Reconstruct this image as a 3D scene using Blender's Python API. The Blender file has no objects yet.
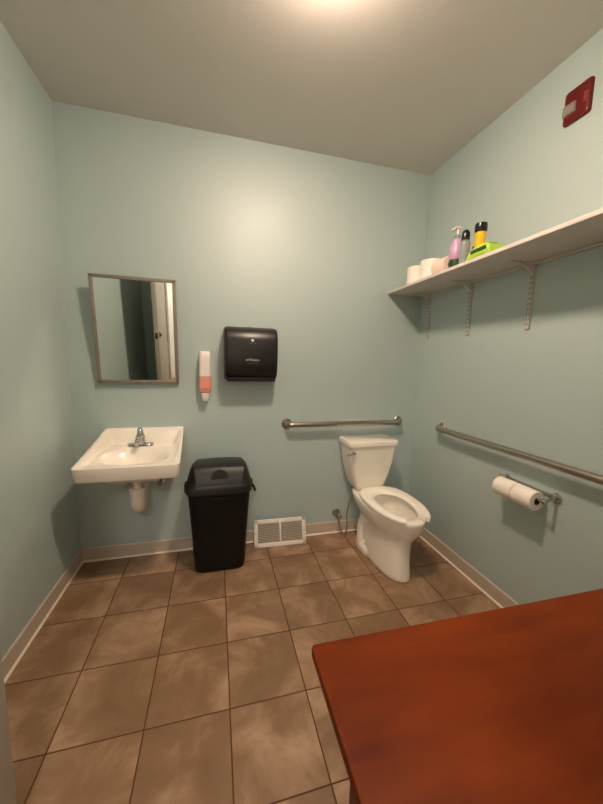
import bpy, bmesh, math, random
from mathutils import Vector, Matrix
random.seed(4)
PI = math.pi
sc = bpy.context.scene
col = sc.collection
W, H = 2.4505, 2.775          # room width (X) and ceiling height; back wall Y=0, room extends towards -Y
YF = -2.34                    # inner face of the front (door) wall

# ------------------------------------------------------------------ materials
def srgb(r, g, b):
    f = lambda c: (c/255/12.92) if c/255 <= .04045 else ((c/255+.055)/1.055)**2.4
    return (f(r), f(g), f(b), 1)

def mat(name, c, rough=.5, metal=0, var=.06, scale=8, bump=0, bscale=200, spec=.5, coat=0, c2=None, **kw):
    m = bpy.data.materials.new(name); m.use_nodes = True
    n, l = m.node_tree.nodes, m.node_tree.links
    b = n['Principled BSDF']
    b.inputs['Roughness'].default_value = rough
    b.inputs['Metallic'].default_value = metal
    b.inputs['Specular IOR Level'].default_value = spec
    b.inputs['Coat Weight'].default_value = coat
    for k, v in kw.items():
        b.inputs[k.replace('_', ' ')].default_value = v
    tc = n.new('ShaderNodeTexCoord')
    nz = n.new('ShaderNodeTexNoise'); nz.inputs['Scale'].default_value = scale; nz.inputs['Detail'].default_value = 5
    l.new(tc.outputs['Object'], nz.inputs['Vector'])
    mx = n.new('ShaderNodeMix'); mx.data_type = 'RGBA'
    mx.inputs['A'].default_value = c
    mx.inputs['B'].default_value = c2 or (c[0]*(1-var*2), c[1]*(1-var*2), c[2]*(1-var*2), 1)
    l.new(nz.outputs['Fac'], mx.inputs['Factor'])
    l.new(mx.outputs['Result'], b.inputs['Base Color'])
    if bump:
        bn = n.new('ShaderNodeTexNoise'); bn.inputs['Scale'].default_value = bscale; bn.inputs['Detail'].default_value = 3
        l.new(tc.outputs['Object'], bn.inputs['Vector'])
        bp = n.new('ShaderNodeBump'); bp.inputs['Strength'].default_value = bump; bp.inputs['Distance'].default_value = .002
        l.new(bn.outputs['Fac'], bp.inputs['Height']); l.new(bp.outputs['Normal'], b.inputs['Normal'])
    return m

M = {}
M['wall'] = mat('aqua_paint', srgb(173, 190, 188), .5, var=.02, scale=1.5, bump=.15, bscale=160, spec=.7, coat=.5, Coat_Roughness=.5)
M['ceiling'] = mat('ceiling_paint', srgb(216, 212, 206), .8, var=.03, scale=1.2, bump=.2, bscale=120, spec=.2)
M['hall'] = mat('hall_paint', srgb(238, 236, 230), .7, var=.02)
M['base'] = mat('vinyl_baseboard', srgb(196, 180, 164), .45, var=.03, scale=5)
M['toegleam'] = mat('toe_highlight', srgb(238, 226, 212), .4, var=.03, scale=9)
M['porcelain'] = mat('porcelain', srgb(240, 232, 220), .12, var=.01, coat=.5)
M['seat'] = mat('seat_plastic', srgb(246, 240, 228), .25, var=.01)
M['water'] = mat('bowl_water', srgb(180, 190, 185), .05, var=.01)
M['chrome'] = mat('chrome', srgb(200, 198, 195), .12, 1, var=.03)
M['brushed'] = mat('brushed_steel', srgb(178, 168, 156), .3, 1, var=.06, scale=40)
M['mirror'] = mat('mirror_glass', (.86, .9, .87, 1), .0, 1, var=0)
M['mframe'] = mat('mirror_frame_steel', srgb(150, 142, 132), .45, .5, var=.05, scale=30)
M['black'] = mat('black_plastic', srgb(28, 24, 23), .35, var=.1, scale=20, bump=.1, bscale=400)
M['bin'] = mat('black_bin_plastic', srgb(9, 7, 7), .5, spec=.3, var=.1, scale=15, bump=.25, bscale=350)
M['binlid'] = mat('black_lid_plastic', srgb(23, 19, 18), .42, spec=.5, var=.1, scale=15, bump=.25, bscale=350)
M['recess'] = mat('dark_recess', srgb(8, 7, 7), .8)
M['white'] = mat('white_plastic', srgb(238, 232, 224), .35, var=.02)
M['print'] = mat('pale_print', srgb(205, 200, 195), .5, var=.01)
M['printdim'] = mat('dim_print', srgb(120, 116, 112), .5, var=.01)
M['pink'] = mat('pink_soap', srgb(240, 158, 146), .15, var=.04, scale=30)
M['pinkdark'] = mat('soap_label_print', srgb(205, 88, 84), .4)
M['shelf'] = mat('shelf_melamine', srgb(214, 206, 200), .45, var=.03, scale=6)
M['shelfmetal'] = mat('white_enamel_metal', srgb(196, 192, 184), .35, var=.03)
M['slot'] = mat('dark_slot', srgb(110, 112, 104), .8)
M['paper'] = mat('tissue_paper', srgb(246, 238, 228), .9, var=.03, scale=60, bump=.6, bscale=90)
M['paperpink'] = mat('wrapped_tissue', srgb(240, 214, 202), .6, var=.04, scale=20)
M['card'] = mat('cardboard_core', srgb(96, 78, 62), .9)
M['purple'] = mat('purple_label', srgb(176, 128, 170), .35, var=.1, scale=40, c2=srgb(208, 170, 200))
M['clear'] = mat('clear_plastic', srgb(190, 196, 194), .08, var=.02, Transmission_Weight=.6, IOR=1.3)
M['blackgloss'] = mat('black_cap', srgb(18, 18, 24), .25)
M['yellow'] = mat('yellow_plastic', srgb(252, 182, 8), .3, var=.03)
M['green'] = mat('green_wrapper', srgb(138, 186, 40), .3, var=.2, scale=25, c2=srgb(196, 222, 90))
M['greendark'] = mat('green_print', srgb(38, 72, 26), .4, var=.1)
M['red'] = mat('alarm_red', srgb(98, 4, 9), .3, var=.03)
M['redprint'] = mat('faded_red_lettering', srgb(176, 92, 84), .5)
M['lens'] = mat('strobe_lens', srgb(150, 140, 132), .1, var=.2, scale=60)
M['doorpaint'] = mat('door_paint', srgb(172, 164, 152), .45, var=.03, scale=3)
M['casing'] = mat('casing_paint', srgb(176, 168, 150), .4, var=.03)
M['brass'] = mat('dark_brass', srgb(70, 56, 42), .35, 1)
M['pvc'] = mat('pvc_cover', srgb(232, 222, 208), .5, var=.05, scale=20)
M['ventpaint'] = mat('vent_enamel', srgb(232, 222, 210), .4, var=.02)
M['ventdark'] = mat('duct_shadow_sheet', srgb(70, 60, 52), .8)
M['hose'] = mat('braided_hose', srgb(176, 168, 158), .4, .7, var=.2, scale=300)
M['cable'] = mat('black_cable', srgb(20, 20, 22), .5)

def m_emit(name, c, s):
    m = bpy.data.materials.new(name); m.use_nodes = True
    n, l = m.node_tree.nodes, m.node_tree.links
    b = n['Principled BSDF']; b.inputs['Base Color'].default_value = (.9, .88, .85, 1); b.inputs['Roughness'].default_value = .3
    b.inputs['Emission Color'].default_value = c; b.inputs['Emission Strength'].default_value = s
    return m
LAMP = (1, .765, .585, 1)
M['glow'] = m_emit('lit_frosted_glass', LAMP, 122)
M['hallglow'] = m_emit('lit_hall_glass', (1, .9, .8, 1), 50)

def m_wood():
    m = bpy.data.materials.new('red_stained_wood'); m.use_nodes = True
    n, l = m.node_tree.nodes, m.node_tree.links; b = n['Principled BSDF']
    tc = n.new('ShaderNodeTexCoord'); mp = n.new('ShaderNodeMapping')
    mp.inputs['Scale'].default_value = (1.2, 7, 7)
    l.new(tc.outputs['Object'], mp.inputs['Vector'])
    nz = n.new('ShaderNodeTexNoise'); nz.inputs['Scale'].default_value = 3; nz.inputs['Detail'].default_value = 8; nz.inputs['Distortion'].default_value = .6
    l.new(mp.outputs[0], nz.inputs['Vector'])
    n2 = n.new('ShaderNodeTexNoise'); n2.inputs['Scale'].default_value = 3.5; n2.inputs['Detail'].default_value = 4
    l.new(tc.outputs['Object'], n2.inputs['Vector'])
    ad = n.new('ShaderNodeMath'); ad.operation = 'MULTIPLY_ADD'; ad.inputs[1].default_value = .35; l.new(nz.outputs['Fac'], ad.inputs[0])
    m2 = n.new('ShaderNodeMath'); m2.operation = 'MULTIPLY'; m2.inputs[1].default_value = .65; l.new(n2.outputs['Fac'], m2.inputs[0]); l.new(m2.outputs[0], ad.inputs[2])
    cr = n.new('ShaderNodeValToRGB'); l.new(ad.outputs[0], cr.inputs[0])
    cr.color_ramp.elements[0].position = .3; cr.color_ramp.elements[0].color = srgb(76, 24, 4)
    cr.color_ramp.elements[1].position = .7; cr.color_ramp.elements[1].color = srgb(118, 50, 12)
    l.new(cr.outputs[0], b.inputs['Base Color'])
    b.inputs['Specular IOR Level'].default_value = .1
    rr_ = n.new('ShaderNodeMapRange'); rr_.inputs['To Min'].default_value = .42; rr_.inputs['To Max'].default_value = .62
    l.new(n2.outputs['Fac'], rr_.inputs['Value']); l.new(rr_.outputs[0], b.inputs['Roughness'])
    return m
M['wood'] = m_wood()
M['wooddark'] = mat('dark_stained_wood', srgb(72, 24, 12), .5, var=.1)

def m_tile():
    m = bpy.data.materials.new('ceramic_floor_tiles'); m.use_nodes = True
    n, l = m.node_tree.nodes, m.node_tree.links; b = n['Principled BSDF']
    tc = n.new('ShaderNodeTexCoord'); sp = n.new('ShaderNodeSeparateXYZ'); l.new(tc.outputs['Object'], sp.inputs[0])
    T = .31
    def mth(op, a, bb=None, c=None):
        x = n.new('ShaderNodeMath'); x.operation = op
        for i, v in enumerate((a, bb, c)):
            if v is None: continue
            if isinstance(v, (int, float)): x.inputs[i].default_value = v
            else: l.new(v, x.inputs[i])
        return x.outputs[0]
    # slight wave so the joints are not laser straight
    def axis(o, off):
        s = mth('DIVIDE', mth('SUBTRACT', o, off), T)
        fr = mth('FRACT', s); cell = mth('FLOOR', s)
        d = mth('MULTIPLY', mth('MINIMUM', fr, mth('SUBTRACT', 1, fr)), T)
        return d, cell
    dx, cx = axis(sp.outputs['X'], .3012 - 10*T)
    dy, cy = axis(sp.outputs['Y'], -.2372 - 40*T)
    d = mth('MINIMUM', dx, dy)
    g = n.new('ShaderNodeMapRange'); g.interpolation_type = 'SMOOTHSTEP'
    g.inputs['From Min'].default_value = .0016; g.inputs['From Max'].default_value = .0034
    l.new(d, g.inputs['Value'])
    cv = n.new('ShaderNodeCombineXYZ'); l.new(cx, cv.inputs[0]); l.new(cy, cv.inputs[1])
    wn = n.new('ShaderNodeTexWhiteNoise'); wn.noise_dimensions = '3D'; l.new(cv.outputs[0], wn.inputs['Vector'])
    vm = n.new('ShaderNodeVectorMath'); vm.operation = 'MULTIPLY_ADD'; l.new(wn.outputs['Color'], vm.inputs[0]); vm.inputs[1].default_value = (9, 9, 9); l.new(tc.outputs['Object'], vm.inputs[2])
    nz = n.new('ShaderNodeTexNoise'); nz.inputs['Scale'].default_value = 4.5; nz.inputs['Detail'].default_value = 6; nz.inputs['Roughness'].default_value = .6; nz.inputs['Distortion'].default_value = .45
    l.new(vm.outputs[0], nz.inputs['Vector'])
    cr = n.new('ShaderNodeValToRGB'); l.new(nz.outputs['Fac'], cr.inputs[0])
    e = cr.color_ramp.elements
    e[0].position = .3; e[0].color = srgb(122, 93, 68)
    e[1].position = .68; e[1].color = srgb(172, 141, 114)
    x = cr.color_ramp.elements.new(.46); x.color = srgb(132, 102, 76)
    x = cr.color_ramp.elements.new(.52); x.color = srgb(143, 113, 87)
    hv = n.new('ShaderNodeHueSaturation'); l.new(cr.outputs[0], hv.inputs['Color'])
    l.new(mth('MULTIPLY_ADD', wn.outputs['Value'], .14, .93), hv.inputs['Value'])
    mx = n.new('ShaderNodeMix'); mx.data_type = 'RGBA'; mx.inputs['A'].default_value = srgb(84, 50, 28)
    l.new(g.outputs[0], mx.inputs['Factor']); l.new(hv.outputs[0], mx.inputs['B'])
    l.new(mx.outputs['Result'], b.inputs['Base Color'])
    rg = n.new('ShaderNodeMapRange'); rg.inputs['To Min'].default_value = .85; rg.inputs['To Max'].default_value = .38; l.new(g.outputs[0], rg.inputs['Value'])
    l.new(rg.outputs[0], b.inputs['Roughness'])
    bp = n.new('ShaderNodeBump'); bp.inputs['Strength'].default_value = .6; bp.inputs['Distance'].default_value = .002
    l.new(g.outputs[0], bp.inputs['Height']); l.new(bp.outputs['Normal'], b.inputs['Normal'])
    b.inputs['Specular IOR Level'].default_value = .4
    return m
M['tile'] = m_tile()

# ------------------------------------------------------------------ mesh helpers
def nb(): return bmesh.new()

def box(bm, x0, x1, y0, y1, z0, z1, bev=0, seg=2, mtx=None):
    t = bmesh.new(); bmesh.ops.create_cube(t, size=1)
    for v in t.verts:
        v.co = Vector(((x0+x1)/2+v.co.x*(x1-x0), (y0+y1)/2+v.co.y*(y1-y0), (z0+z1)/2+v.co.z*(z1-z0)))
    if bev: bmesh.ops.bevel(t, geom=t.edges[:], offset=bev, segments=seg, profile=.5, affect='EDGES')
    merge(bm, t, mtx)

def merge(bm, t, mtx=None):
    if mtx is not None: bmesh.ops.transform(t, matrix=mtx, verts=t.verts)
    me = bpy.data.meshes.new('tmp'); t.to_mesh(me); t.free(); bm.from_mesh(me); bpy.data.meshes.remove(me)

def loft(bm, rings, cap0=True, cap1=True, closed=True):
    vs = [[bm.verts.new(p) for p in r] for r in rings]
    n = len(rings[0])
    for a, b in zip(vs, vs[1:]):
        for i in range(n if closed else n-1):
            j = (i+1) % n
            try: bm.faces.new((a[i], a[j], b[j], b[i]))
            except ValueError: pass
    if cap0: bm.faces.new(vs[0][::-1])
    if cap1: bm.faces.new(vs[-1])
    return vs

def tube(bm, pts, r, n=16, caps=True):
    pts = [Vector(p) for p in pts]
    rs = r if isinstance(r, (list, tuple)) else [r]*len(pts)
    rings = []; up = None
    for i, p in enumerate(pts):
        t = (pts[min(i+1, len(pts)-1)]-pts[max(i-1, 0)]).normalized()
        if up is None:
            up = Vector((0, 0, 1)) if abs(t.z) < .9 else Vector((1, 0, 0))
        a = t.cross(up).normalized(); b = a.cross(t).normalized(); up = b
        rings.append([p+(a*math.cos(2*PI*k/n)+b*math.sin(2*PI*k/n))*rs[i] for k in range(n)])
    loft(bm, rings, caps, caps)

def arc(pts, r, seg=8):
    """polyline with rounded corners"""
    pts = [Vector(p) for p in pts]; out = [pts[0]]
    for i in range(1, len(pts)-1):
        p = pts[i]; a = (pts[i-1]-p).normalized(); b = (pts[i+1]-p).normalized()
        ang = a.angle(b); d = r/math.tan(ang/2)
        s, e = p+a*d, p+b*d
        for k in range(seg+1):
            t = k/seg; out.append(s*(1-t)**2+p*2*t*(1-t)+e*t*t)
    out.append(pts[-1]); return out

def spline(pts, seg=10):
    P = [Vector(p) for p in pts]; P = [P[0]*2-P[1]]+P+[P[-1]*2-P[-2]]; out = []
    for i in range(1, len(P)-2):
        for k in range(seg):
            t = k/seg; a, b, c, d = P[i-1:i+3]
            out.append(.5*((2*b)+(c-a)*t+(2*a-5*b+4*c-d)*t*t+(3*b-a-3*c+d)*t**3))
    out.append(P[-2]); return out

def lathe(bm, prof, loc=(0, 0, 0), axis='Z', n=32, mtx=None):
    t = bmesh.new(); rings = []
    for r, z in prof:
        rings.append([Vector((r*math.cos(2*PI*k/n), r*math.sin(2*PI*k/n), z)) for k in range(n)])
    loft(t, rings)
    rot = {'Z': Matrix(), 'X': Matrix.Rotation(PI/2, 4, 'Y'), 'Y': Matrix.Rotation(PI/2, 4, 'X'), '-Y': Matrix.Rotation(-PI/2, 4, 'X'), '-X': Matrix.Rotation(-PI/2, 4, 'Y')}[axis]
    merge(bm, t, (mtx or Matrix()) @ Matrix.Translation(loc) @ rot)

def rrect(cx, cy, hx, hy, r, z, k=6):
    out = []
    for qx, qy, a0 in ((1, 1, 0), (-1, 1, PI/2), (-1, -1, PI), (1, -1, 3*PI/2)):
        for i in range(k+1):
            a = a0+PI/2*i/k
            out.append(Vector((cx+qx*(hx-r)+r*math.cos(a), cy+qy*(hy-r)+r*math.sin(a), z)))
    return out

def egg(hx, yb, yf, z, n=48, pf=2.2, pb=3.2, ym=None, cx=0):
    """outline with wide squarish back at yb and rounder front at yf (yf<yb)"""
    if ym is None: ym = yb+(yf-yb)*.45
    out = []
    for i in range(n):
        a = 2*PI*i/n; c, s = math.cos(a), math.sin(a)
        p = pb if s > 0 else pf
        x = hx*math.copysign(abs(c)**(2/p), c)
        y = ym+(yb-ym if s > 0 else ym-yf)*math.copysign(abs(s)**(2/p), s)
        out.append(Vector((cx+x, y, z)))
    return out

def obj(name, bm, m, parent=None, smooth=True, ang=40, weld=True, subsurf=0):
    if weld: bmesh.ops.remove_doubles(bm, verts=bm.verts, dist=1e-5)
    bmesh.ops.recalc_face_normals(bm, faces=bm.faces)
    me = bpy.data.meshes.new(name); bm.to_mesh(me); bm.free()
    me.materials.append(m)
    if smooth:
        me.shade_smooth(); me.set_sharp_from_angle(angle=math.radians(ang))
    o = bpy.data.objects.new(name, me); col.objects.link(o)
    if parent is not None: o.parent = parent
    if subsurf:
        s = o.modifiers.new('s', 'SUBSURF'); s.levels = s.render_levels = subsurf
    return o

def thing(name, label, cat, loc=(0, 0, 0), rz=0, group=None):
    o = bpy.data.objects.new(name, None); col.objects.link(o); o.empty_display_size = .05
    o.location = loc; o.rotation_euler = (0, 0, rz); o['label'] = label; o['category'] = cat
    if group: o['group'] = group
    return o
def tag(o, label, cat, group=None):
    o['label'] = label; o['category'] = cat
    if group: o['group'] = group
    return o
def struct(name, bm, m, parent=None, **k):
    o = obj(name, bm, m, parent, **k)
    if parent is None: o['kind'] = 'structure'
    return o
def dup(root, loc, label, group=None):
    r = root.copy(); col.objects.link(r); r.location = loc; r['label'] = label
    if group: r['group'] = group
    for ch in list(root.children):
        c = ch.copy(); col.objects.link(c); c.parent = r
        for g in list(ch.children):
            d = g.copy(); col.objects.link(d); d.parent = c
    return r
def text_mesh(name, body, size, m, parent, mtx, extrude=.0003):
    cu = bpy.data.curves.new(name, 'FONT'); cu.body = body; cu.size = size; cu.extrude = extrude
    cu.align_x = 'CENTER'; cu.align_y = 'CENTER'
    t = bpy.data.objects.new('t', cu); col.objects.link(t)
    dg = bpy.context.evaluated_depsgraph_get(); dg.update()
    me = bpy.data.meshes.new_from_object(t.evaluated_get(dg))
    bpy.data.objects.remove(t); me.name = name
    me.transform(mtx); me.materials.clear(); me.materials.append(m)
    o = bpy.data.objects.new(name, me); col.objects.link(o); o.parent = parent
    return o

# ------------------------------------------------------------------ setting
b = nb(); box(b, -.12, W+.12, YF-2.2, .12, -.1, 0); struct('floor', b, M['tile'], smooth=False)
b = nb(); box(b, -.12, W+.12, YF-.12, .12, H, H+.1); struct('ceiling', b, M['ceiling'], smooth=False)
b = nb(); box(b, -.12, W+.12, 0, .12, 0, H); struct('wall_back', b, M['wall'], smooth=False)
b = nb(); box(b, -.12, 0, YF-.12, 0, 0, H); struct('wall_left', b, M['wall'], smooth=False)
b = nb(); box(b, W, W+.12, YF-.12, 0, 0, H); struct('wall_right', b, M['wall'], smooth=False)
DX0, DX1, DZ = .262, 1.22, 2.06
b = nb()
box(b, 0, DX0, YF-.12, YF, 0, H); box(b, DX1, W, YF-.12, YF, 0, H); box(b, DX0, DX1, YF-.12, YF, DZ, H)
struct('wall_front', b, M['wall'], smooth=False)
# door frame lining with casing on both faces
b = nb()
box(b, DX0-.0, DX0+.02, YF-.13, YF+.01, 0, DZ); box(b, DX1-.02, DX1, YF-.13, YF+.01, 0, DZ); box(b, DX0, DX1, YF-.13, YF+.01, DZ-.02, DZ)
for y0, y1 in ((YF, YF+.015), (YF-.135, YF-.12)):
    box(b, DX0-.06, DX0+.005, y0, y1, 0, DZ+.06, .003); box(b, DX1-.005, DX1+.06, y0, y1, 0, DZ+.06, .003); box(b, DX0-.06, DX1+.06, y0, y1, DZ-.005, DZ+.06, .003)
struct('trim_1', b, M['casing'])
# the open door leaf, swung into the room near the left wall
door = thing('door_1', '', ''); del door['label']; del door['category']; door['kind'] = 'structure'
HX, HY = .250, YF+.03
door.location = (HX, HY, 0); door.rotation_euler = (0, 0, math.radians(-3.1))
L = .95
b = nb(); box(b, -.022, .022, 0, L, .012, DZ-.025, .002); struct('door_leaf', b, M['doorpaint'], door)
b = nb(); box(b, -.012, .012, L, L+.002, 1.265, 1.325, .0008); lathe(b, [(.0, 0), (.007, 0), (.006, .01), (0, .01)], (0, L+.002, 1.295), '-Y', 12); struct('latch_plate', b, M['brass'], door)
for s in (-1, 1):
    b = nb()
    ax = 'X' if s > 0 else '-X'
    lathe(b, [(0, 0), (.03, 0), (.028, .008), (.012, .012), (.01, .02), (0, .02)], (s*.022, L-.07, 1.295), ax, 24)
    struct('deadbolt_collar', b, M['brass'], door)
for z in (.25, 1.05, 1.8):
    b = nb(); lathe(b, [(0, 0), (.008, 0), (.008, .09), (0, .09)], (-.024, -.004, z), 'Z', 12); struct('hinge', b, M['brass'], door)
# hallway beyond the doorway
hy = YF-.12
b = nb(); box(b, -.12, W+.12, hy-2.08, hy-1.98, 0, 2.5); struct('wall_hallway_far', b, M['hall'], smooth=False)
b = nb(); box(b, -.12, 0, hy-1.98, hy, 0, 2.5); struct('wall_hallway_left', b, M['hall'], smooth=False)
b = nb(); box(b, W, W+.12, hy-1.98, hy, 0, 2.5); struct('wall_hallway_right', b, M['hall'], smooth=False)
b = nb(); box(b, -.12, W+.12, hy-2.08, hy, 2.5, 2.6); struct('ceiling_hallway', b, M['hall'], smooth=False)

# baseboards: tan vinyl strip, the highlight on its toe painted in as a paler line
def baseboard(name, p0, p1, nrm):
    p0, p1, nrm = Vector(p0), Vector(p1), Vector(nrm)
    prof = [(0, 0), (.010, 0), (.008, .012), (.008, .086), (.004, .092), (0, .092)]
    b = nb(); loft(b, [[p+nrm*a+Vector((0, 0, c)) for a, c in prof] for p in (p0, p1)]); o = struct(name, b, M['base'], smooth=False)
    prof = [(.009, 0), (.017, 0), (.0155, .006), (.009, .009)]
    b = nb(); loft(b, [[p+nrm*a+Vector((0, 0, c)) for a, c in prof] for p in (p0, p1)]); struct('toe_strip', b, M['toegleam'], o, smooth=False)
baseboard('baseboard_back', (0, 0, 0), (W, 0, 0), (0, -1, 0))
baseboard('baseboard_left', (0, YF, 0), (0, 0, 0), (1, 0, 0))
baseboard('baseboard_right', (W, YF, 0), (W, 0, 0), (-1, 0, 0))
baseboard('baseboard_front', (DX1+.06, YF, 0), (W, YF, 0), (0, 1, 0))

# ------------------------------------------------------------------ ceiling lamp (just above the frame)
LX, LY = 1.26, -1.175
t = thing('ceiling_lamp', 'round flush ceiling lamp with lit frosted glass dome, above the middle of the room', 'ceiling lamp', (LX, LY, H))
b = nb(); lathe(b, [(0, 0), (.135, 0), (.14, -.008), (.136, -.018), (.124, -.022), (0, -.022)], n=40); obj('lamp_base', b, M['chrome'], t)
b = nb(); lathe(b, [(0, -.021), (.106, -.022), (.108, -.03), (.102, -.046), (.08, -.060), (.045, -.069), (.001, -.072)], n=40); obj('glass_dome', b, M['glow'], t)
b = nb(); lathe(b, [(0, -.069), (.008, -.071), (.01, -.079), (.006, -.088), (0, -.09)], n=16); obj('finial', b, M['chrome'], t)
t = thing('hallway_lamp', 'round flush lamp lit on the hallway ceiling beyond the doorway', 'ceiling lamp', (.5, hy-1.1, 2.5))
b = nb(); lathe(b, [(0, 0), (.16, 0), (.16, -.02), (0, -.02)], n=32); obj('lamp_base', b, M['white'], t)
b = nb(); lathe(b, [(0, -.018), (.145, -.02), (.14, -.05), (.1, -.08), (.001, -.092)], n=32); obj('glass_dome', b, M['hallglow'], t)

# ------------------------------------------------------------------ wall mirror, tilted forward at the top
t = thing('wall_mirror', 'rectangular wall mirror with brushed steel frame above the sink', 'mirror', (.401, 0, 1.197))
mw, mh = .478, .65
tilt = math.asin(.070/mh)
mt = Matrix.Translation((0, -.012, 0)) @ Matrix.Rotation(tilt, 4, 'X')
def mbox(b, *a, **k): box(b, *a, mtx=mt, **k)
b = nb(); fw = .021
mbox(b, -mw/2, mw/2, -.016, 0, 0, fw, bev=.002); mbox(b, -mw/2, mw/2, -.016, 0, mh-fw, mh, bev=.002)
mbox(b, -mw/2, -mw/2+fw, -.016, 0, 0, mh, bev=.002); mbox(b, mw/2-fw, mw/2, -.016, 0, 0, mh, bev=.002)
obj('frame', b, M['mframe'], t)
b = nb(); mbox(b, -mw/2+.01, mw/2-.01, -.010, -.004, .01, mh-.01); obj('mirror_glass', b, M['mirror'], t, smooth=False)
b = nb(); mbox(b, -mw/2+.004, mw/2-.004, -.004, .001, .004, mh-.004); obj('back_panel', b, M['mframe'], t, smooth=False)
for s in (-1, 1):
    b = nb()
    loft(b, [[Vector((s*.2+e, -.012, .02)), Vector((s*.2+e, -.001, .02)), Vector((s*.2+e, -.001, mh-.03)), Vector((s*.2+e, -.070, mh-.03))] for e in (-.004, .004)])
    obj('tilt_bracket', b, M['mframe'], t, smooth=False)

# ------------------------------------------------------------------ wall-hung sink
SX = .411
sink = thing('wall_sink', 'white porcelain wall-hung sink below the mirror', 'sink', (SX, 0, 0))
hw, dp = .268, .455
def zr(y):  # rim height along the depth
    u = (y+dp)/dp
    return .779+.121*max(0, u)**1.15
def sst(a, b_, x):
    x = max(0, min(1, (x-a)/(b_-a))); return x*x*(3-2*x)
def hgt(x, y):
    d_side = hw-abs(x); d_back = -y; d_front = y+dp
    r = zr(y)
    deck = .780+.026*sst(-.36, -.12, y)
    # crest, falling to the deck behind the side and back rims
    k = max(1-sst(.014, .05+.03*sst(-.3, 0, y), d_side), 1-sst(.014, .055, d_back))
    z = deck+(r-deck)*k
    e = math.sqrt((x/.212)**2+((y+.28)/.14)**2)
    z -= .112*(1-sst(.25, 1.0, e))
    z -= .003*(1-sst(0, .012, min(d_side, d_front)))
    return z
NX, NY = 72, 64
b = nb()
def outline(x, y):
    # squircle mapping of the unit square to a rounded rectangle in plan
    cr = .03
    ax, ay = abs(x), y
    if ay < -dp+cr and ax > hw-cr:
        v = Vector((ax-(hw-cr), ay-(-dp+cr)))
        m_ = max(abs(v.x), abs(v.y)); l_ = v.length
        if l_ > 0: v = v*(m_/l_)
        ax, ay = hw-cr+v.x, -dp+cr+v.y
    return math.copysign(ax, x), ay
grid = []
for j in range(NY+1):
    row = []
    for i in range(NX+1):
        # narrower towards the wall
        x = -hw+2*hw*i/NX; y = -dp+dp*j/NY
        X, Y = outline(x, y)
        z = hgt(X, Y); X = X*(.895+.105*(-Y/dp))+.010*(1+Y/dp)
        row.append(b.verts.new((X, Y, z)))
    grid.append(row)
for j in range(NY):
    for i in range(NX):
        b.faces.new((grid[j][i], grid[j][i+1], grid[j+1][i+1], grid[j+1][i]))
edge = [grid[0][i] for i in range(NX+1)]+[grid[j][NX] for j in range(1, NY+1)]+[grid[NY][i] for i in range(NX-1, -1, -1)]+[grid[j][0] for j in range(NY-1, 0, -1)]
prev = edge
def under(f, dz, zabs=None):
    global prev
    new = []
    for v in edge:
        x, y = v.co.x*f, -.2275+(v.co.y+.2275)*f
        y = min(y, -.001) if f < 1 else y
        new.append(b.verts.new((x, y, (v.co.z-dz) if zabs is None else zabs)))
    for i in range(len(edge)):
        j = (i+1) % len(edge); b.faces.new((prev[i], prev[j], new[j], new[i]))
    prev = new
under(1.0, .006); under(.985, .07); under(.97, .076); under(.93, .07)
under(.62, 0, .68); under(.52, 0, .65); under(.38, 0, .64); under(.2, 0, .638)
b.faces.new(prev)
obj('basin', b, M['porcelain'], sink, ang=50)
b = nb(); zb = hgt(0, -.275)
lathe(b, [(0, 0), (.021, 0), (.019, .004), (.012, .002), (0, .002)], (0, -.275, zb-.001)); obj('drain', b, M['chrome'], sink)
b = nb(); lathe(b, [(0, 0), (.008, 0), (.007, .004), (0, .004)], (0, -.39, hgt(0, -.39)+.001)); obj('overflow_hole', b, M['slot'], sink)
# faucet
b = nb(); fz = hgt(0, -.1)-.002; fy = -.105
loft(b, [rrect(0, fy, .077-e, .026-e, .025-e, fz+z) for z, e in ((0, 0), (.012, 0), (.018, .004), (.02, .012))])
f = obj('faucet', b, M['chrome'], sink)
b = nb(); tube(b, spline([(0, fy, fz+.01), (0, fy-.002, fz+.045), (0, fy-.03, fz+.062), (0, fy-.075, fz+.052), (0, fy-.108, fz+.034)]), [.028]*8+[.026]*8+[.021]*8+[.017]*8+[.015]*7+[.013]*2, 20); obj('spout', b, M['chrome'], f)
b = nb(); lathe(b, [(0, 0), (.026, 0), (.027, .014), (.021, .026), (0, .03)], (0, fy+.002, fz+.05)); 
tube(b, spline([(0, fy, fz+.070), (-.003, fy+.010, fz+.090), (-.008, fy+.022, fz+.108)]), [.021]*7+[.018]*7+[.014]*7, 12)
obj('lever', b, M['chrome'], f)
# trap and wall connection
b = nb(); tube(b, [(0, -.235, .645), (0, -.235, .54)], .022, 16); tube(b, arc([(0, -.235, .545), (0, -.235, .45), (0, -.15, .45), (0, -.15, .56), (0, -.0, .56)], .042, 8), .041, 20)
lathe(b, [(0, 0), (.043, 0), (.045, .012), (.043, .04), (0, .04)], (0, -.235, .535)); obj('trap', b, M['pvc'], sink)
b = nb(); lathe(b, [(.0, 0), (.05, 0), (.046, .008), (0, .01)], (0, 0, .56), 'Y'); obj('escutcheon', b, M['chrome'], sink)
for s in (-1, 1):
    b = nb(); lathe(b, [(0, 0), (.025, 0), (.02, .006), (0, .008)], (s*.1, 0, .53), 'Y', 20); tube(b, [(s*.1, -.004, .53), (s*.1, -.06, .53)], .009, 12)
    lathe(b, [(0, 0), (.017, 0), (.017, .012), (0, .012)], (s*.1, -.06, .53), 'Y', 10)
    tube(b, spline([(s*.1, -.045, .53), (s*.1, -.05, .57), (s*.07, -.07, .63), (s*.05, -.09, .70)]), .006, 10)
    obj('stop_valve', b, M['chrome'], sink)

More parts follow.
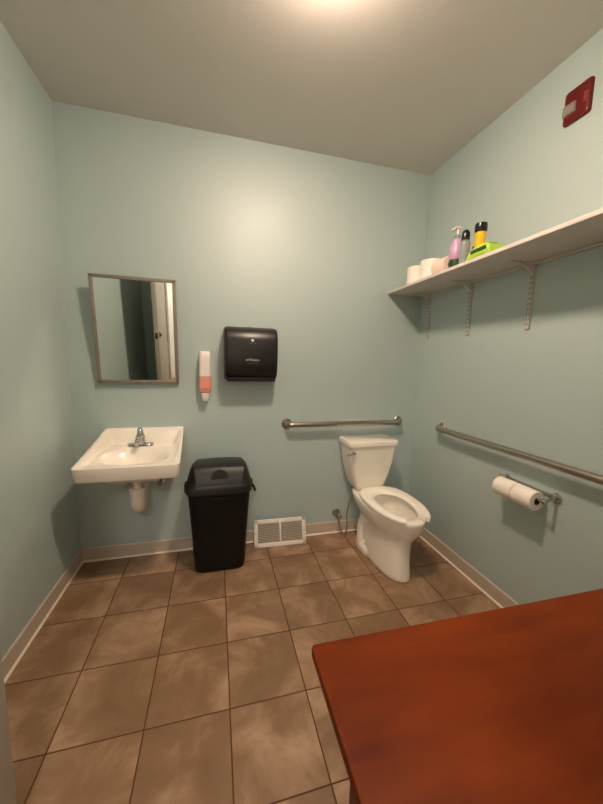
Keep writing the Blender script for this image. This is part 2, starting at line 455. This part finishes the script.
# ------------------------------------------------------------------ soap dispenser
t = thing('soap_dispenser', 'slim white wall soap dispenser with pink soap, left of the black towel dispenser', 'soap dispenser', (.808, 0, 1.08))
def column(b, prof, k=6):
    # rounded-rectangle column: (z, halfwidth, y front)
    loft(b, [rrect(0, -yf/2, hx, yf/2, min(.016, hx*.6), z, k) for z, hx, yf in prof])
b = nb(); column(b, [(.168, .038, .074), (.2, .0375, .074), (.28, .036, .072), (.324, .034, .066), (.332, .029, .06), (.333, .02, .05)]); obj('cover', b, M['white'], t)
b = nb(); column(b, [(.058, .030, .06), (.064, .035, .070), (.1, .039, .075), (.167, .0385, .075)]); pk = obj('soap_window', b, M['pink'], t)
text_mesh('label_print', 'soap', .022, M['pinkdark'], pk, Matrix.Translation((0, -.0765, .087)) @ Matrix.Rotation(PI/2, 4, 'X'))
b = nb(); column(b, [(.0, .012, .05), (.004, .018, .058), (.03, .024, .066), (.058, .03, .068)]); obj('push_nozzle', b, M['white'], t)

# ------------------------------------------------------------------ paper towel dispenser
t = thing('towel_dispenser', 'black wall-mounted paper towel dispenser with curved front', 'towel dispenser', (1.105, 0, 1.228))
DW, DH = .175, .354
prof = [(0, .0), (0, .105), (.02, .118), (.035, .14), (.06, .152), (.12, .162), (.2, .165), (.27, .16), (.318, .143), (.343, .11), (.354, .06), (.354, 0)]  # z, depth
def side(x, sc_=1.0, ins=0):
    return [Vector((x, -max(0, d-ins), .02+(z-.02)*sc_ if z > .02 else z+ins)) for z, d in prof]
b = nb()
rings = []
for x, ins in ((-DW, .02), (-DW+.003, .009), (-DW+.01, .003), (-DW+.022, 0), (DW-.022, 0), (DW-.01, .003), (DW-.003, .009), (DW, .02)):
    rings.append([Vector((x, -max(0, d-ins) if d > 0 else 0, min(max(z, ins), DH-ins))) for z, d in prof])
loft(b, rings); obj('cover', b, M['black'], t, ang=35)
b = nb(); box(b, -DW+.018, DW-.012, -.13, -.01, -.008, .02, .004); obj('chute', b, M['recess'], t)
b = nb(); box(b, -.008, .008, -.03, 0, DH-.002, DH+.012, .002); obj('lock', b, M['brushed'], t)
T = lambda z, y: Matrix.Translation((0.005, y, z)) @ Matrix.Rotation(PI/2, 4, 'X')
b = nb(); lathe(b, [(0, 0), (.0095, 0), (.0095, .0015), (0, .0015)], (.005, -.1610, .262), 'Y', 24, mtx=Matrix()); obj('emblem', b, M['print'], t)
text_mesh('maker_text', 'Georgia-Pacific', .0085, M['printdim'], t, T(.244, -.1645))
text_mesh('model_text', 'enMotion', .0225, M['print'], t, T(.136, -.1650))
text_mesh('small_text', 'automated touchless', .0085, M['printdim'], t, T(.114, -.1640))

# ------------------------------------------------------------------ swing-top bin
t = thing('trash_can', 'tall black plastic trash can with swing lid, right of the sink', 'trash can', (.894, -.197, 0))
b = nb()
R = lambda hx, hy, r, z: rrect(0, 0, hx, hy, r, z, 8)
loft(b, [R(.152, .10, .05, 0), R(.158, .108, .055, .006), R(.161, .112, .055, .03), R(.175, .128, .055, .3), R(.190, .143, .055, .52), R(.192, .146, .055, .56), R(.186, .14, .05, .56), R(.18, .135, .05, .52)], cap1=True)
obj('bin_body', b, M['bin'], t)
b = nb(); box(b, -.034, .034, -.149, -.138, .505, .512, .002); obj('front_emblem', b, M['binlid'], t)
b = nb()
loft(b, [R(.196, .150, .06, .535), R(.203, .157, .062, .54), R(.204, .158, .062, .575), R(.200, .152, .07, .59), R(.192, .142, .075, .62), R(.182, .124, .08, .655), R(.170, .108, .08, .682), R(.155, .092, .075, .696), R(.12, .06, .05, .702)])
obj('lid', b, M['binlid'], t)
# flap: a curved panel lying over the front slope of the lid
b = nb()
secs = []
for y, z in ((-.150, .606), (-.144, .624), (-.128, .658), (-.110, .689), (-.092, .703), (-.05, .710), (0, .712), (.06, .709), (.085, .703)):
    w = .118+.036*math.sqrt(max(0, 1-(abs(y+.03)/.125)**3)) if abs(y+.03) < .125 else .118
    r_ = []
    for i in range(13):
        u = -1+2*i/12
        r_.append(Vector((u*w, y, z-.006*u*u)))
    r_ += [p+Vector((0, .012, -.02)) for p in reversed(r_)]
    secs.append(r_)
loft(b, secs); obj('swing_flap', b, M['binlid'], t)
b = nb()
N = 18; top = []; bot = []
def flap_z(y):
    p = [(-.150, .606), (-.144, .624), (-.128, .658), (-.110, .689), (-.092, .703), (-.05, .710), (0, .712)]
    for (a0, z0), (a1, z1) in zip(p, p[1:]):
        if a0 <= y <= a1: return z0+(z1-z0)*(y-a0)/(a1-a0)
rows = []
for q in range(6):
    s0 = .027*q/5; wq = .050*math.sqrt(max(0, 1-(q/5)**2))+.0005
    y = -.139+s0; rw = []
    for i in range(N+1):
        x = -wq+2*wq*i/N; rw.append(Vector((x, y-.003, flap_z(y)-.006*(x/.15)**2+.003)))
    rows.append(rw+[p+Vector((0, .004, -.006)) for p in reversed(rw)])
loft(b, rows); obj('finger_notch', b, M['recess'], t)
for s, rz in ((1, 0), (-1, 0)):
    b = nb(); box(b, s*.2, s*.208, -.09, -.03, .545, .59, .003)
    if s > 0:
        tube(b, spline([(.205, -.06, .56), (.218, -.07, .54), (.226, -.08, .515)], 6), .0075, 10)
    obj('bag_clip', b, M['bin'], t)

# ------------------------------------------------------------------ vent grille leaning on the baseboard
t = thing('vent_grille', 'white metal air vent grille at floor level beside the trash can', 'vent', (1.333, -.1, 0), math.radians(-2))
lean = math.atan2(.062, .178); vm = Matrix.Rotation(-lean, 4, 'X')
vw, vh = .195, .194
b = nb()
box(b, -vw, vw, -.006, .002, 0, .026, .0015, mtx=vm); box(b, -vw, vw, -.006, .002, vh-.030, vh, .0015, mtx=vm)
box(b, -vw, -vw+.028, -.006, .002, 0, vh, .0015, mtx=vm); box(b, vw-.028, vw, -.006, .002, 0, vh, .0015, mtx=vm)
box(b, -.006, .006, -.006, .002, .02, vh-.02, .001, mtx=vm)
obj('frame', b, M['ventpaint'], t)
for s in (-1, 1):
    b = nb(); x0, x1 = sorted((s*.005, s*(vw-.027)))
    n_ = 13
    for k in range(n_):
        z = .03+(vh-.062)*k/(n_-1)
        box(b, x0, x1, -.0035, .0075, -.0006, .0006, mtx=vm @ Matrix.Translation((0, 0, z)) @ Matrix.Rotation(math.radians(-50), 4, 'X'))
    obj('louvers', b, M['ventpaint'], t, smooth=False)
b = nb(); box(b, -vw+.02, vw-.02, .008, .010, .02, vh-.022, mtx=vm); obj('louver_shade', b, M['ventdark'], t, smooth=False)  # dark sheet standing in for the shade behind the louvers
for s in (-1, 1):
    b = nb(); lathe(b, [(0, 0), (.005, 0), (.004, .0025), (0, .003)], (s*(vw-.012), -.006, vh/2), 'Y', 12, mtx=vm); obj('screw', b, M['brushed'], t)

# ------------------------------------------------------------------ toilet
toi = thing('toilet', 'white porcelain toilet with open-front seat in the back right corner', 'toilet', (2.020, 0, 0), math.radians(1.4))
b = nb()
rings = [egg(.098, -.14, -.664, 0, pf=2.6, cx=-.024), egg(.104, -.135, -.672, .006, pf=2.6, cx=-.024), egg(.102, -.135, -.669, .03, pf=2.6, cx=-.024), egg(.098, -.135, -.662, .12, pf=2.5, cx=-.024), egg(.100, -.13, -.658, .2, pf=2.5, cx=-.022),
         egg(.108, -.12, -.660, .25, pf=2.4, cx=-.016), egg(.130, -.11, -.678, .28, cx=-.006), egg(.153, -.10, -.697, .31), egg(.170, -.08, -.714, .35), egg(.177, -.06, -.722, .39), egg(.177, -.055, -.724, .404), egg(.171, -.06, -.718, .411),
         egg(.135, -.245, -.655, .411, pb=2.4), egg(.128, -.25, -.648, .404, pb=2.4), egg(.128, -.245, -.65, .385, pb=2.3), egg(.12, -.25, -.63, .33, pb=2.2), egg(.09, -.27, -.57, .26, pb=2.1), egg(.06, -.29, -.48, .215, pb=2)]
loft(b, rings, True, True); obj('bowl', b, M['porcelain'], toi, ang=60)
b = nb(); loft(b, [egg(.079, -.277, -.535, .238, pb=2.1), egg(.079, -.277, -.535, .241, pb=2.1)]); obj('bowl_water', b, M['water'], toi)
b = nb()
for s in (-1, 1):
    pts = spline([(s*.05, -.46, .12), (s*.07, -.40, .2), (s*.08, -.33, .25), (s*.086, -.26, .23), (s*.09, -.23, .15), (s*.09, -.24, .06), (s*.09, -.25, .0)])
    n_ = len(pts); tube(b, pts, [.03+.022*sst(0, .5, i/n_) for i in range(n_)], 18)
obj('trapway', b, M['porcelain'], toi)
b = nb(); loft(b, [egg(.140, -.14, -.42, 0, pf=3), egg(.142, -.14, -.425, .02, pf=3), egg(.138, -.145, -.415, .05, pf=3), egg(.115, -.15, -.40, .072, pf=3), egg(.09, -.16, -.38, .082, pf=3)]); obj('foot', b, M['porcelain'], toi)
for s in (-1, 1):
    b = nb(); lathe(b, [(0, 0), (.014, 0), (.013, .016), (.007, .024), (0, .026)], (s*.120, -.30, .066), n=16); obj('bolt_cap', b, M['seat'], toi)
# open-front seat
b = nb()
secs = []
n_ = 64
for i in range(n_+1):
    # angle from the right side of the gap over the back to the left side of the gap
    a = math.radians(-90+24)+math.radians(360-48)*i/n_
    c, s = math.cos(a), math.sin(a)
    def se(hx, yb, yf, ym, pf, pb):
        p = pb if s > 0 else pf
        return Vector((hx*math.copysign(abs(c)**(2/p), c), ym+(yb-ym if s > 0 else ym-yf)*math.copysign(abs(s)**(2/p), s), 0))
    o_ = se(.179, -.185, -.750, -.43, 2.25, 3.0); q = se(.106, -.298, -.68, -.45, 2.0, 2.2)
    d_ = (q-o_)
    zt, zb = .441, .416
    prof = [o_+d_*.0+Vector((0, 0, zb+.004)), o_+d_*.0+Vector((0, 0, zt-.008)), o_+d_*.05+Vector((0, 0, zt-.002)), o_+d_*.2+Vector((0, 0, zt)), o_+d_*.7+Vector((0, 0, zt-.001)), o_+d_*.92+Vector((0, 0, zt-.006)), q+Vector((0, 0, zb+.006)), q-d_*.06+Vector((0, 0, zb)), o_+d_*.04+Vector((0, 0, zb))]
    secs.append(prof)
loft(b, secs); obj('seat', b, M['seat'], toi, ang=50)
for s in (-1, 1):
    b = nb(); box(b, s*.075-.022, s*.075+.022, -.2, -.175, .411, .434, .006); obj('seat_hinge', b, M['seat'], toi)
# tank
b = nb()
def tk(hx, y0, y1, z, r=.03): return rrect(-.034, (y0+y1)/2, hx, abs(y1-y0)/2, r, z, 6)
loft(b, [tk(.085, -.05, -.17, .409, .025), tk(.108, -.04, -.185, .425), tk(.125, -.035, -.195, .45), tk(.150, -.025, -.208, .53), tk(.173, -.018, -.218, .63), tk(.184, -.012, -.224, .71), tk(.187, -.012, -.226, .758)])
tank = obj('tank', b, M['porcelain'], toi, ang=60)
b = nb(); loft(b, [tk(.189, -.010, -.229, .758), tk(.197, -.004, -.238, .763), tk(.199, -.004, -.24, .787), tk(.195, -.006, -.236, .796), tk(.184, -.016, -.225, .800)]); obj('tank_lid', b, M['porcelain'], toi)
b = nb(); lathe(b, [(0, 0), (.016, 0), (.015, .008), (0, .012)], (-.198, -.2225, .716), 'Y', 20); tube(b, [(-.190, -.236, .716), (-.213, -.244, .716), (-.240, -.246, .714), (-.258, -.245, .712)], [.011, .010, .009, .007], 12); obj('flush_lever', b, M['chrome'], toi)
# supply stop and hose: fixed to wall and tank
VX = 1.803
t = thing('water_supply_valve', 'chrome water shutoff valve and hose on back wall left of toilet', 'valve', (VX, 0, .165))
b = nb(); lathe(b, [(0, 0), (.034, 0), (.03, .008), (.012, .012), (0, .012)], (0, 0, 0), 'Y', 24); obj('escutcheon', b, M['brushed'], t)
b = nb(); tube(b, [(0, -.01, 0), (0, -.065, 0)], .009, 14); lathe(b, [(0, 0), (.014, 0), (.014, .028), (0, .028)], (0, -.06, -.014), 'Z', 16); obj('valve_body', b, M['chrome'], t)
b = nb(); lathe(b, [(0, 0), (.021, 0), (.023, .006), (.018, .014), (0, .014)], (0, -.07, 0), 'Y', 12); obj('handle', b, M['brushed'], t)
b = nb(); tube(b, spline([(0, -.06, -.01), (.004, -.062, -.06), (.02, -.07, -.12), (.045, -.08, -.137), (.06, -.085, -.09), (.055, -.09, .02), (.065, -.1, .12), (.09, -.11, .2), (.093, -.115, .262)]), .0055, 10); obj('hose', b, M['hose'], t)

# ------------------------------------------------------------------ grab bars
def grab(name, label, p0, p1, nrm):
    """p0,p1 on the wall; bar stands off along nrm"""
    p0, p1, nrm = Vector(p0), Vector(p1), Vector(nrm)
    t = thing(name, label, 'grab bar', tuple(p0))
    d = p1-p0; so = .058
    b = nb(); tube(b, arc([Vector(), nrm*so, d+nrm*so, d], .036, 8), .0185, 20); obj('bar', b, M['brushed'], t)
    for q in (Vector(), d):
        b = nb(); lathe(b, [(0, 0), (.039, 0), (.039, .006), (.034, .011), (.02, .012), (0, .012)], q, 'Y' if nrm.y else '-X', 28); obj('flange', b, M['brushed'], t)
    return t
grab('grab_bar', 'short brushed steel grab bar on back wall behind the toilet', (1.382, 0, .902), (2.305, 0, .902), (0, -1, 0))
grab('grab_bar', 'long brushed steel grab bar on right wall above the toilet paper holder', (W, -.362, .915), (W, -1.45, .915), (-1, 0, 0))

# ------------------------------------------------------------------ toilet paper holder
t = thing('toilet_paper_holder', 'chrome double toilet paper holder on right wall', 'toilet paper holder', (W, 0, .745))
b = nb(); box(b, -.006, 0, -1.19, -.868, -.008, .012, .002); obj('back_plate', b, M['chrome'], t)
for y in (-.920, -1.192):
    b = nb()
    lathe(b, [(0, 0), (.026, 0), (.024, .008), (.012, .012), (0, .012)], (0, y, 0), '-X', 20)
    tube(b, [(-.005, y, 0), (-.04, y, -.004), (-.075, y, -.015)], [.009, .008, .008], 12); lathe(b, [(0, -.008), (.012, -.008), (.012, .008), (0, .008)], (-.075, y, -.015), 'Y', 16)
    obj('arm', b, M['chrome'], t)
b = nb(); tube(b, [(-.075, -.920, -.015), (-.075, -1.192, -.015)], .0075, 14); obj('spindle', b, M['chrome'], t)
def roll(name, label, loc, r, ri, ln, m, axis='Y', group=None):
    t = thing(name, label, 'toilet paper', loc, 0, group)
    b = nb()
    lathe(b, [(ri, 0), (r-.003, 0), (r, .003), (r, ln-.003), (r-.003, ln), (ri, ln), (ri, 0)][:-1]+[(ri, 0)], (0, 0, 0), axis, 40)
    # drop the caps so that the core stays open
    bmesh.ops.delete(b, geom=[f for f in b.faces if len(f.verts) > 4], context='FACES')
    obj('paper', b, m, t)
    b = nb(); lathe(b, [(ri-.0015, 0), (ri, 0), (ri, ln), (ri-.0015, ln), (ri-.0015, 0)], (0, 0, 0), axis, 32)
    bmesh.ops.delete(b, geom=[f for f in b.faces if len(f.verts) > 4], context='FACES')
    obj('core', b, M['card'], t)
    return t
RZ = .745-.015-.0113
r1 = roll('toilet_paper_roll', 'white toilet paper roll on wall holder, the one farther from the table', (W-.075, -.936, RZ), .049, .019, .108, M['paper'], 'Y', 'toilet rolls on the wall holder')
dup(r1, (W-.075, -1.048, RZ), 'white toilet paper roll on wall holder, the one nearer the table', 'toilet rolls on the wall holder')

# ------------------------------------------------------------------ wall shelf with standards and brackets
SZ0, SZ1 = 1.888, 1.906; SXF = 2.150
t = thing('wall_shelf', 'long white shelf along the right wall on metal brackets', 'shelf', (W, 0, SZ0))
b = nb(); box(b, SXF-W, -.0035, -1.95, -.001, 0, SZ1-SZ0, .001); obj('board', b, M['shelf'], t)
b = nb(); box(b, -.018, 0, -1.95, -.001, -.012, -.0005, .001); obj('wall_strip', b, M['shelfmetal'], t)
for y in (-.112, -.522, -.94, -1.37, -1.8):
    b = nb()
    box(b, -.010, 0, y-.0125, y+.0125, 1.558-SZ0, -.013, .0015)
    st = obj('standard', b, M['shelfmetal'], t)
    b = nb(); n_ = 11
    for k in range(n_):
        z = 1.575-SZ0+k*.026
        for s in (-1, 1): box(b, -.0107, -.009, y+s*.006-.002, y+s*.006+.002, z, z+.014)
    obj('slots', b, M['slot'], st, smooth=False)
    b = nb()
    # tapered bracket blade under the board
    pr = [(-.0095, -.002), (-.15, -.001), (-.152, -.003), (-.148, -.005), (-.10, -.009), (-.06, -.020), (-.03, -.040), (-.0095, -.055)]
    loft(b, [[Vector((x, y+e, z)) for x, z in pr] for e in (-.006, .006)]); obj('bracket', b, M['shelfmetal'], t, smooth=False)

# things on the shelf
SH = SZ1
g = 'toilet paper rolls on the shelf'
a = roll('toilet_paper_roll', 'white quilted paper roll standing at the far end of the wall shelf', (2.245, -.230, SH), .068, .02, .124, M['paper'], 'Z', g)
dup(a, (2.24, -.388, SH+.0), 'white quilted paper roll on the shelf, second from the back wall', g)
w = roll('wrapped_paper_roll', 'pinkish wrapped paper roll lying on the shelf left of the purple bottle', (2.235, -.462, SH+.052), .052, .018, .115, M['paperpink'], 'Y')

t = thing('purple_spray_bottle', 'clear and purple spray bottle with pale nozzle on the wall shelf', 'bottle', (2.22, -.640, SH))
t.scale = (1.12, 1.12, 1.12)
b = nb(); lathe(b, [(0, 0), (.03, 0), (.033, .006), (.033, .04), (.0325, .05)], n=28); obj('dark_label', b, M['greendark'], t)
b = nb(); lathe(b, [(.0325, .05), (.034, .052), (.034, .105), (.033, .107), (0, .107)], n=28); obj('purple_label', b, M['purple'], t)
b = nb(); lathe(b, [(.0, .107), (.033, .107), (.030, .13), (.018, .15), (.012, .155), (0, .155)], n=28); obj('bottle_shoulder', b, M['purple'], t)
b = nb(); lathe(b, [(0, .153), (.014, .153), (.014, .17), (.010, .173), (0, .173)], n=20); obj('collar', b, M['clear'], t)
b = nb(); tube(b, [(0, 0, .17), (0, 0, .212)], .005, 10); box(b, -.012, .012, -.008, .036, .205, .214, .003); obj('nozzle', b, M['white'], t)

t = thing('clear_bottle', 'small clear bottle with black cap on the shelf, between purple bottle and yellow flashlight', 'bottle', (2.205, -.722, SH))
b = nb(); lathe(b, [(0, 0), (.024, 0), (.026, .005), (.026, .12), (.022, .133), (0, .133)], n=24); obj('bottle_body', b, M['clear'], t)
b = nb(); lathe(b, [(0, .131), (.021, .131), (.022, .15), (.02, .175), (.013, .188), (0, .191)], n=24); obj('cap', b, M['blackgloss'], t)

t = thing('yellow_flashlight', 'yellow flashlight with black head standing upright on the wall shelf', 'flashlight', (2.262, -.765, SH))
t.scale = (.86, .86, 1.03)
b = nb(); lathe(b, [(0, 0), (.029, 0), (.030, .005), (.030, .06), (.031, .165), (0, .165)], n=28); obj('body', b, M['yellow'], t)
b = nb(); lathe(b, [(0, .163), (.033, .163), (.036, .172), (.036, .195), (.034, .207), (0, .207)], n=28); obj('head', b, M['blackgloss'], t)
b = nb(); box(b, -.03, -.02, .018, .028, .055, .10, .003); obj('switch', b, M['blackgloss'], t)

t = thing('green_wipes_pack', 'bright green plastic pack lying on the shelf right of the flashlight', 'pack', (2.213, -.868, SH), math.radians(-2))
t.scale = (1, .8, 1)
b = nb()
secs = []
for y, hx, hz in ((-.105, .052, .002), (-.098, .054, .006), (-.085, .05, .05), (-.05, .052, .062), (0, .053, .066), (.05, .052, .063), (.085, .05, .052), (.098, .054, .008), (.105, .052, .003)):
    secs.append([Vector((p.x, y, p.y)) for p in rrect(0, hz/2, hx, hz/2, hz*.35, 0, 5)])
loft(b, secs); obj('wrapper', b, M['green'], t)
b = nb(); box(b, -.03, .03, -.05, .05, .064, .072, .003); obj('flip_lid', b, M['green'], t)
b = nb(); box(b, -.0545, -.0515, -.07, .06, .028, .046, .001); obj('printed_band', b, M['greendark'], t)

# ------------------------------------------------------------------ fire alarm strobe
t = thing('fire_alarm', 'red fire alarm horn with clear strobe, high on the right wall', 'fire alarm', (W, -1.068, 2.534))
b = nb()
def plate(hy_, hz_, r, x): return [Vector((x, p.x, p.y)) for p in rrect(0, 0, hy_, hz_, r, 0, 5)]
loft(b, [plate(.057, .070, .012, 0), plate(.057, .070, .012, -.010), plate(.054, .067, .012, -.015), plate(.048, .06, .01, -.017)]); obj('housing', b, M['red'], t)
b = nb(); loft(b, [[Vector((x, .028+p.x, -.012+p.y)) for p in rrect(0, 0, a_, c_, .006, 0, 4)] for x, a_, c_ in ((-.016, .029, .024), (-.024, .026, .021), (-.027, .019, .014))]); obj('strobe', b, M['lens'], t)
b = nb()
for k in range(5): box(b, -.018, -.0165, -.008+.008*k, -.004+.008*k, .028, .052, .0005)
obj('horn_slots', b, M['red'], t, smooth=False)
text_mesh('fire_text', 'FIRE', .022, M['redprint'], t, Matrix.Translation((-.0175, -.039, .0)) @ Matrix.Rotation(-PI/2, 4, 'Z') @ Matrix.Rotation(PI/2, 4, 'X') @ Matrix.Rotation(PI/2, 4, 'Z'))

# ------------------------------------------------------------------ wooden table in the foreground
TX0, TX1, TY0, TY1, TZ = 1.072, 2.43, -2.285, -1.706, .76
t = thing('wooden_table', 'reddish-brown stained wooden table in the foreground at the right', 'table', (TX0, TY1, 0), math.radians(-0.9))
w_, d_ = TX1-TX0, TY1-TY0
b = nb(); loft(b, [rrect(w_/2, -d_/2, w_/2-e, d_/2-e, .008, TZ+z, 5) for z, e in ((-.022, .003), (-.02, 0), (-.003, 0), (-.001, .0008), (0, .003))]); obj('tabletop', b, M['wood'], t)
b = nb()
for x0, x1, y0, y1 in ((.05, w_-.05, -.24, -.22), (.05, w_-.05, -d_+.025, -d_+.045), (.025, .045, -d_+.05, -.22), (w_-.045, w_-.025, -d_+.05, -.22)):
    box(b, x0, x1, y0, y1, TZ-.11, TZ-.024, .001)
obj('apron', b, M['wooddark'], t)
for x in (.003, w_-.053):
    for y in (-.262, -d_+.012):
        b = nb(); loft(b, [rrect(x+.025, y+.025, h_, h_, .004, z, 3) for z, h_ in ((0, .018), (TZ-.13, .025), (TZ-.024, .025))]); obj('leg', b, M['wooddark'], t)

# ------------------------------------------------------------------ camera, world, view
cam = bpy.data.cameras.new('camera'); co = bpy.data.objects.new('camera', cam); col.objects.link(co)
cam.sensor_fit = 'HORIZONTAL'; cam.sensor_width = 36; cam.lens = 322.049/603*36; cam.clip_start = .01
Rm = [[0.9668562817420777, 0.007956353815278244, -0.25519723135224315], [-0.2540837973031575, 0.12826992124197087, -0.9586387490877816], [0.02510685969794312, 0.9917073780801193, 0.12604015970143445]]
mw_ = Matrix(Rm).to_4x4(); mw_.translation = Vector((0.87947454, -2.29851981, 1.36450018)); co.matrix_world = mw_
sc.camera = co
wd = bpy.data.worlds.new('world'); sc.world = wd; wd.use_nodes = True
wd.node_tree.nodes['Background'].inputs[0].default_value = (1, .9, .8, 1); wd.node_tree.nodes['Background'].inputs[1].default_value = .02
sc.view_settings.view_transform = 'Standard'; sc.view_settings.look = 'None'
sc.view_settings.exposure = 1.22; sc.view_settings.gamma = 1; sc.view_settings.use_curve_mapping = False
sc.cycles.max_bounces = 10; sc.cycles.diffuse_bounces = 6; sc.cycles.glossy_bounces = 6
sc.cycles.caustics_reflective = True; sc.cycles.use_denoising = True
sc.cycles.blur_glossy = 0.0; sc.cycles.sample_clamp_indirect = 0
